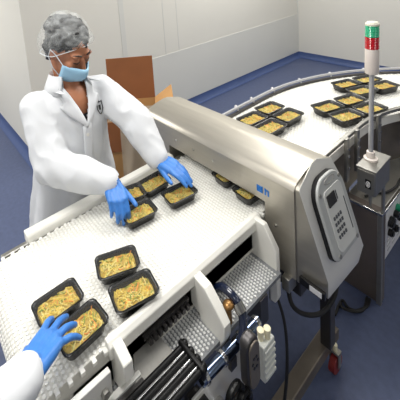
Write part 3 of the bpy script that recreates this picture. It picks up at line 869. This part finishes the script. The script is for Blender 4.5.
bm = tube(NB(), bez([(-.66, 1.80, .516), (-.63, 1.86, .518), (-.60, 1.90, .517), (-.575, 1.97, .527), (-.58, 2.06, .527), (-.57, 2.2, .527)], 24), .006, 8)
tag(obj('cable', bm, 'rubber', None, origin=(-.6, 1.95, .51)), 'black cable lying along the top of the control cabinet', 'cable')

st = empty('signal_tower', (-.585, 1.69, .524), 'red and green signal light on a pole above a grey junction box', 'signal light')
jb = obj('junction_box', box(NB(), -.622, -.544, 1.600, 1.775, .680, .800), 'steel', st, bevel=.003)
obj('box_lid', box(NB(), -.626, -.540, 1.596, 1.779, .800, .808), 'steel', st, bevel=.002)
obj('front_plate', box(NB(), -.618, -.548, 1.594, 1.600, .684, .796), 'steel', jb, bevel=.001)
bm = box(NB(), -.584, -.560, 1.592, 1.595, .715, .760)
obj('badge', bm, 'black', jb)
k = NB()
tube(k, [V((-.572, 1.591, .737))+V((math.cos(t)*.008, 0, math.sin(t)*.013)) for t in [2*PI*i/16 for i in range(16)]], .0016, 6, closed=True)
box(k, -.575, -.569, 1.5905, 1.592, .730, .744)
obj('badge_mark', k, 'panel_white', jb)
for (x, y) in ((-.612, 1.735), (-.556, 1.735)):
    obj('support_post', cyl(NB(), (x, y, .524), (x, y, .682), .008, 12), 'steel', st)
PX, PY = -.597, 1.69
obj('pole_flange', lathe(NB(), (PX, PY, .808), [(.030, 0), (.030, .008), (.020, .012), (.017, .040), (.012, .042)], 24), 'tower_grey', st)
obj('pole', cyl(NB(), (PX, PY, .82), (PX, PY, 1.245), .0105, 18), 'pole_grey', st)
obj('tower_base', lathe(NB(), (PX, PY, 1.235), [(.014, 0), (.026, .004), (.0285, .012), (.0285, .118), (.027, .122)], 28), 'tower_grey', st)
def lens(z0, z1, m, nm):
    pr_ = []; n = 7
    for i in range(n):
        z = (z1-z0)*i/n; pr_ += [(.0270, z), (.0290, z+(z1-z0)/n*.5)]
    obj(nm, lathe(NB(), (PX, PY, z0), pr_+[(.027, z1-z0)], 28), m, st)
lens(1.357, 1.412, 'lens_red', 'red_lens'); lens(1.414, 1.466, 'lens_green', 'green_lens')
obj('tower_cap', lathe(NB(), (PX, PY, 1.466), [(.0285, 0), (.0285, .008), (.022, .016), (.004, .019)], 28), 'tower_cap', st)

# loop of cable on the floor by the cabinet
bm = tube(NB(), bez([(-.68, 1.50, .007), (-.69, 1.60, .007), (-.655, 1.585, .007), (-.62, 1.60, .007), (-.595, 1.66, .007), (-.60, 1.71, .007)], 24), .0065, 8)
tube(bm, bez([(-.69, 1.58, .007), (-.665, 1.555, .018), (-.625, 1.575, .018), (-.60, 1.63, .007), (-.612, 1.71, .007)], 20), .0065, 8)
tag(obj('floor_cable', bm, 'rubber', None, origin=(-.64, 1.6, 0)), 'black looped cable lying on the blue floor in front of the cabinet', 'cable')

# ------------------------------------------------------------------ drive gear under the near side of the belt
obj('splash_plate', prism(NB(), [(-.748, .450, .762), (-.665, .475, .730), (-.665, .345, .730), (-.735, .385, .756)], (0, 0, .003)), 'steel', conv)
obj('frame_channel', box(NB(), -.694, -.676, .22, .372, .720, .742), 'steel_light', conv, bevel=.002)
obj('frame_channel', box(NB(), -.676, -.660, .20, .372, .718, .736), 'steel_dark', conv, bevel=.002)
pn = empty('pneumatic_cylinder', (-.635, .40, .72), 'black multi rod air cylinder under the near edge of the belt', 'air cylinder')
eb = obj('end_block', box(NB(), -.664, -.562, .492, .508, .720, .756), 'black_gloss', pn, bevel=.006)
for x in (-.650, -.624, -.599, -.576): obj('rod_cap', ell(NB(), (x, .508, .744), (.012, .010, .013)), 'black_gloss', pn)
for x in (-.650, -.624, -.599, -.576): obj('rod', cyl(NB(), (x, .12, .742), (x, .495, .742), .0088, 18), 'black_gloss', pn)
for x in (-.637, -.6115, -.5875): obj('chrome_rod', cyl(NB(), (x, .12, .743), (x, .495, .743), .0042, 14), 'chrome', pn, label='chrome rod between the black ones')
obj('mount', box(NB(), -.664, -.562, .14, .17, .690, .730), 'steel_dark', pn, bevel=.002)

ds = empty('drive_shaft', (-.58, .62, .70), 'glossy dark blue tubular shaft lying along the belt beside the hose', 'shaft')
obj('tube', cyl(NB(), (-.582, .50, .700), (-.572, .745, .700), .0165, 24), 'chrome_blue', ds)
for y in (.515, .585, .665, .735): obj('clamp_ring', cyl(NB(), (-.5815+(y-.5)*.04, y-.006, .700), (-.5815+(y-.5)*.04, y+.006, .700), .020, 24), 'chrome', ds, bevel=.002)
obj('end_fitting', tube(NB(), [(-.612, .500, .742), (-.598, .505, .725), (-.583, .515, .705)], .010, 12), 'bronze', ds, label='bronze elbow fitting')
obj('support_arm', box(NB(), -.600, -.560, .60, .625, .655, .690), 'steel_dark', ds)

bm = tube(NB(), bez([(-.690, .690, .760), (-.660, .688, .790), (-.620, .690, .790), (-.590, .690, .765), (-.570, .672, .735), (-.562, .645, .712)], 30), .013, 14)
hs = tag(obj('air_hose', bm, 'hose_blue', None, origin=(-.62, .68, .75)), 'dark blue air hose curving beside the white wear plate', 'hose')
obj('hose_collar', tube(NB(), [(-.606, .690, .781), (-.588, .689, .762)], .017, 14), 'chrome', hs)
obj('valve_knob', ell(cyl(NB(), (-.618, .664, .72), (-.618, .664, .775), .010, 14), (-.618, .664, .780), (.017, .017, .012)), 'bronze', hs, label='bronze valve knob')

gm = empty('gear_motor', (-.515, .635, .70), 'dark oval gear motor with a ring of holes beside the valve block', 'motor')
def stad(y0, z0, hw_, hh, n=10):
    out = []
    for k in range(n+1): a = PI*k/n; out.append((y0+hw_*math.cos(a), z0+hh-hw_+hw_*math.sin(a)))
    for k in range(n+1): a = PI+PI*k/n; out.append((y0+hw_*math.cos(a), z0-hh+hw_+hw_*math.sin(a)))
    return out
obj('gear_case', prism(NB(), [(-.536, y, z) for y, z in stad(.634, .712, .026, .082)], (.030, 0, 0)), 'steel_dark', gm, bevel=.006, seg=3)
obj('cover_plate', prism(NB(), [(-.507, y, z) for y, z in stad(.634, .712, .021, .074)], (.006, 0, 0)), 'steel_brown', gm, bevel=.002)
for i in range(6):
    a = 2*PI*i/6; y, z = .634+.011*math.cos(a), .722+.018*math.sin(a)
    obj('bolt_hole', cyl(NB(), (-.503, y, z), (-.4995, y, z), .0042, 10), 'black', gm)
vb = empty('valve_block', (-.52, .72, .60), 'ribbed off-white valve block with two cream fittings under the belt', 'valve block')
bm = box(NB(), -.545, -.510, .686, .740, .585, .708)
obj('block', bm, 'valve_white', vb, bevel=.003)
for i in range(5): obj('rib', box(NB(), -.5105, -.506, .688, .738, .594+i*.0225, .604+i*.0225), 'valve_white', vb, bevel=.001)
for (y, x) in ((.703, -.532), (.722, -.522)):
    obj('fitting', lathe(NB(), (x, y, .706), [(.0085, 0), (.0085, .020), (.0105, .022), (.0105, .034), (.005, .037)], 16), 'cream', vb)
obj('bracket', box(NB(), -.574, -.540, .655, .735, .600, .620), 'steel_dark', vb)
# hanging black cable by the valve block
bm = tube(NB(), bez([(-.655, .955, .60), (-.60, .935, .50), (-.575, .90, .35), (-.58, .86, .15), (-.60, .83, .008)], 30), .0055, 8)
tag(obj('hanging_cable', bm, 'rubber', None, origin=(-.6, .9, 0)), 'thin black cable hanging from the detector bracket to the floor', 'cable')
# coiled hoses at the lower edge
bm = NB()
for (y, z, r, x) in ((.565, .660, .026, -.525), (.590, .632, .020, -.515)):
    tube(bm, [V((x+.002*k/8, y+r*math.cos(2*PI*k/20), z+r*math.sin(2*PI*k/20))) for k in range(44)], .008, 8)
tag(obj('coiled_hose', bm, 'black_gloss', None, origin=(-.53, .56, .63)), 'coiled glossy black hose in front of the steel frame plate', 'hose')
bm = NB()
cyl(bm, (-.573, .545, .590), (-.505, .545, .590), .020, 16); cyl(bm, (-.505, .545, .590), (-.492, .545, .590), .012, 6)
rg = obj('pressure_regulator', bm, 'chrome', conv, bevel=.002)
obj('brass_nut', cyl(NB(), (-.573, .600, .580), (-.500, .600, .580), .012, 6), 'bronze', rg)

# ------------------------------------------------------------------ light
def area(name, loc, sx, sy, power, col=(1, .98, .94), rot=(0, 0, 0)):
    l = bpy.data.lights.new(name, 'AREA'); l.shape = 'RECTANGLE'; l.size = sx; l.size_y = sy; l.energy = power; l.color = col
    o = link(bpy.data.objects.new(name, l)); o.location = loc; o.rotation_euler = rot
    return o
for (x, y, p) in ((-1.0, -.1, 38), (-1.2, 1.9, 34), (-3.6, -1.6, 60), (1.6, 1.0, 11), (-2.0, 3.6, 50), (.8, 3.8, 24), (-4.3, -1.0, 60), (.8, -1.6, 5)):  # unseen room lamps; one at the far left is added to brighten wall_end
    area('ceiling_and_fill_lamp', (x, y, H-.03), .6, 1.2, p)
# the photographer's flash beside the camera
fl = area('camera_flash', (.12, -.10, 2.05), .25, .25, 3, (1, 1, 1))
fl.rotation_euler = (V((-1.0, .7, .95))-V((.12, -.10, 2.05))).to_track_quat('-Z', 'Y').to_euler()
w = bpy.data.worlds.new('world'); bpy.context.scene.world = w; w.use_nodes = True
w.node_tree.nodes['Background'].inputs[0].default_value = (.9, .95, 1, 1); w.node_tree.nodes['Background'].inputs[1].default_value = .15
vs = bpy.context.scene.view_settings
vs.view_transform = 'Standard'; vs.look = 'None'; vs.exposure = 0.0; vs.gamma = 1.0; vs.use_curve_mapping = False
